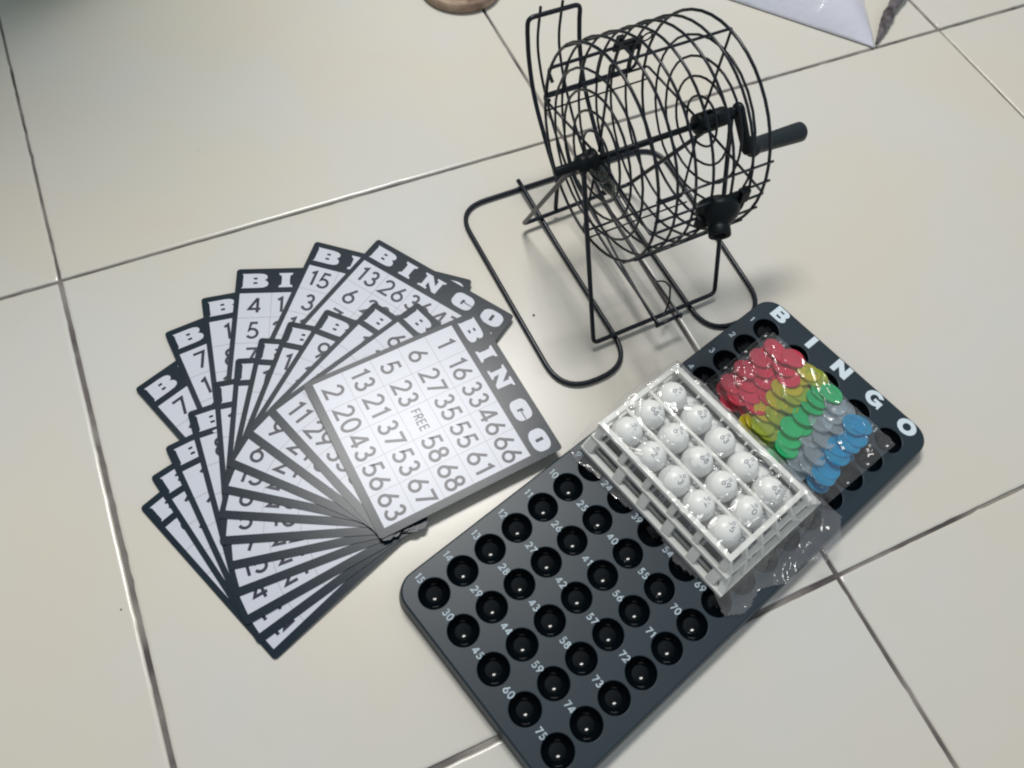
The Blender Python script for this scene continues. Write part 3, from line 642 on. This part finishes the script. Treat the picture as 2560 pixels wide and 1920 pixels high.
b = MB(); shoe(b, .095, .0255, .031, 0, .018); b.build('insole', M['insole'], sl, bevel=.002)
# white packet, lower corner inside the frame
pk = empty('white_packet', (1.75, .30, 0)); tag(pk, 'glossy white plastic packet with a thin printed frame at the top edge', 'packet')
b = MB(); c0_ = Vector((1.805, -.002, 0)); ea = Vector((-.238, .262, 0)); eb = Vector((.30, .44, 0)); nu, nv = 40, 40; vs = []
ea = Vector((-.55, .61, 0)); eb = Vector((.112, .215, 0))*2.6
def PKp(a, c_):
    d = min(a, 1-a)*ea.length; e2 = min(c_, 1-c_)*eb.length; h = .004+.075*(1-math.exp(-d/.06))*(1-math.exp(-e2/.07))
    return c0_+ea*a+eb*c_+Vector((0, 0, h+.004*nz(a, c_, 5, 3)+.002*nz(a, c_, 14, 1)))
for i in range(nu+1):
    for j in range(nv+1): vs.append(PKp((i/nu)**1.4, (j/nv)**1.4))
b.add(vs, [(i*(nv+1)+j, (i+1)*(nv+1)+j, (i+1)*(nv+1)+j+1, i*(nv+1)+j+1) for i in range(nu) for j in range(nv)], 0, True)
# closed underneath
n0 = len(vs); b.add([(q.x, q.y, .0015) for q in vs], [(i*(nv+1)+j, i*(nv+1)+j+1, (i+1)*(nv+1)+j+1, (i+1)*(nv+1)+j) for i in range(nu) for j in range(nv)], 0, True)
rim = [i*(nv+1) for i in range(nu+1)]+[nu*(nv+1)+j for j in range(1, nv+1)]+[i*(nv+1)+nv for i in range(nu-1, -1, -1)]+[j for j in range(nv-1, 0, -1)]
o_ = len(b.v); top_ = [vs[k] for k in rim]; m_ = len(rim)
b.add([tuple(q) for q in top_]+[(q.x, q.y, .0015) for q in top_], [(k, (k+1) % m_, m_+(k+1) % m_, m_+k) for k in range(m_)], 0, True)
b.build('packet_film', M['pack'], pk)
b = MB(); fr_ = [(.10, .62), (.10, .40), (.60, .40)]
L_ = dense([(a, c_, 0) for a, c_ in fr_], .02)
b.tube([PKp(q.x, q.y)+Vector((0, 0, .0012)) for q in L_], .0022, 6); b.build('printed_frame', M['packink'], pk)
b = MB(); sp = [(1.813, .004, .004), (1.850, .034, .010), (1.885, .064, .014), (1.93, .098, .016), (1.99, .135, .020), (2.06, .21, .02)]
P = spline(sp, 8); wv = [.003+.010*math.sin(min(1, k/(len(P)*.55))*PI*.62)+.003*nz(k*.3, 0, 1, 1) for k in range(len(P))]; vs = []
for k, q in enumerate(P):
    d = (P[min(k+1, len(P)-1)]-P[max(0, k-1)]).normalized(); nn = Vector((-d.y, d.x, 0))
    for j in range(7): t = j/3-1; vs.append(q+nn*t*wv[k]+Vector((0, 0, .006*math.cos(t*1.5)+.003*nz(k*.5, j*.9, 1, 2))))
b.add(vs, [(k*7+j, k*7+j+1, (k+1)*7+j+1, (k+1)*7+j) for k in range(len(P)-1) for j in range(6)], 0, True)
o = b.build('crumpled_strip', M['strap'], None, (1.81, .0, 0)); tag(o, 'dark crumpled plastic strip beside the white packet on the tile joint', 'plastic strip')
sm = o.modifiers.new('thick', 'SOLIDIFY'); sm.thickness = .0015*K
for (x, y, r_) in ((.7573, -.3792, .0020), (-.02, -.62, .0012), (.30, .22, .0010)):
    b = MB(); rq = random.Random(x); b.lathe((x, y, -.0002), (0, 0, 1), [(0, r_), (r_*.5, r_*1.1), (r_*.9, r_*.5)], 7)
    o = b.build('dirt_speck', M['insole'], None, (x, y, 0)); tag(o, 'tiny dark speck of dirt on the tile '+('between the card fan and the cage base' if x > .5 else 'left of the card fan' if x < 0 else 'above the card fan'), 'speck')
# tall green plastic bin added out of frame to darken the upper left corner
b = MB(); b.lathe((.20, 1.12, 0), (0, 0, 1), [(0, .29), (.01, .30), (2.15, .35), (2.17, .37), (2.20, .37), (2.20, .34), (.04, .28)], 48)
o = b.build('green_blocker', M['bin'], None, (.20, 1.12, 0)); tag(o, 'tall green plastic bin added unseen to darken the upper left corner', 'bin')
for ob in C.objects:
    if '_b' in ob: del ob['_b']
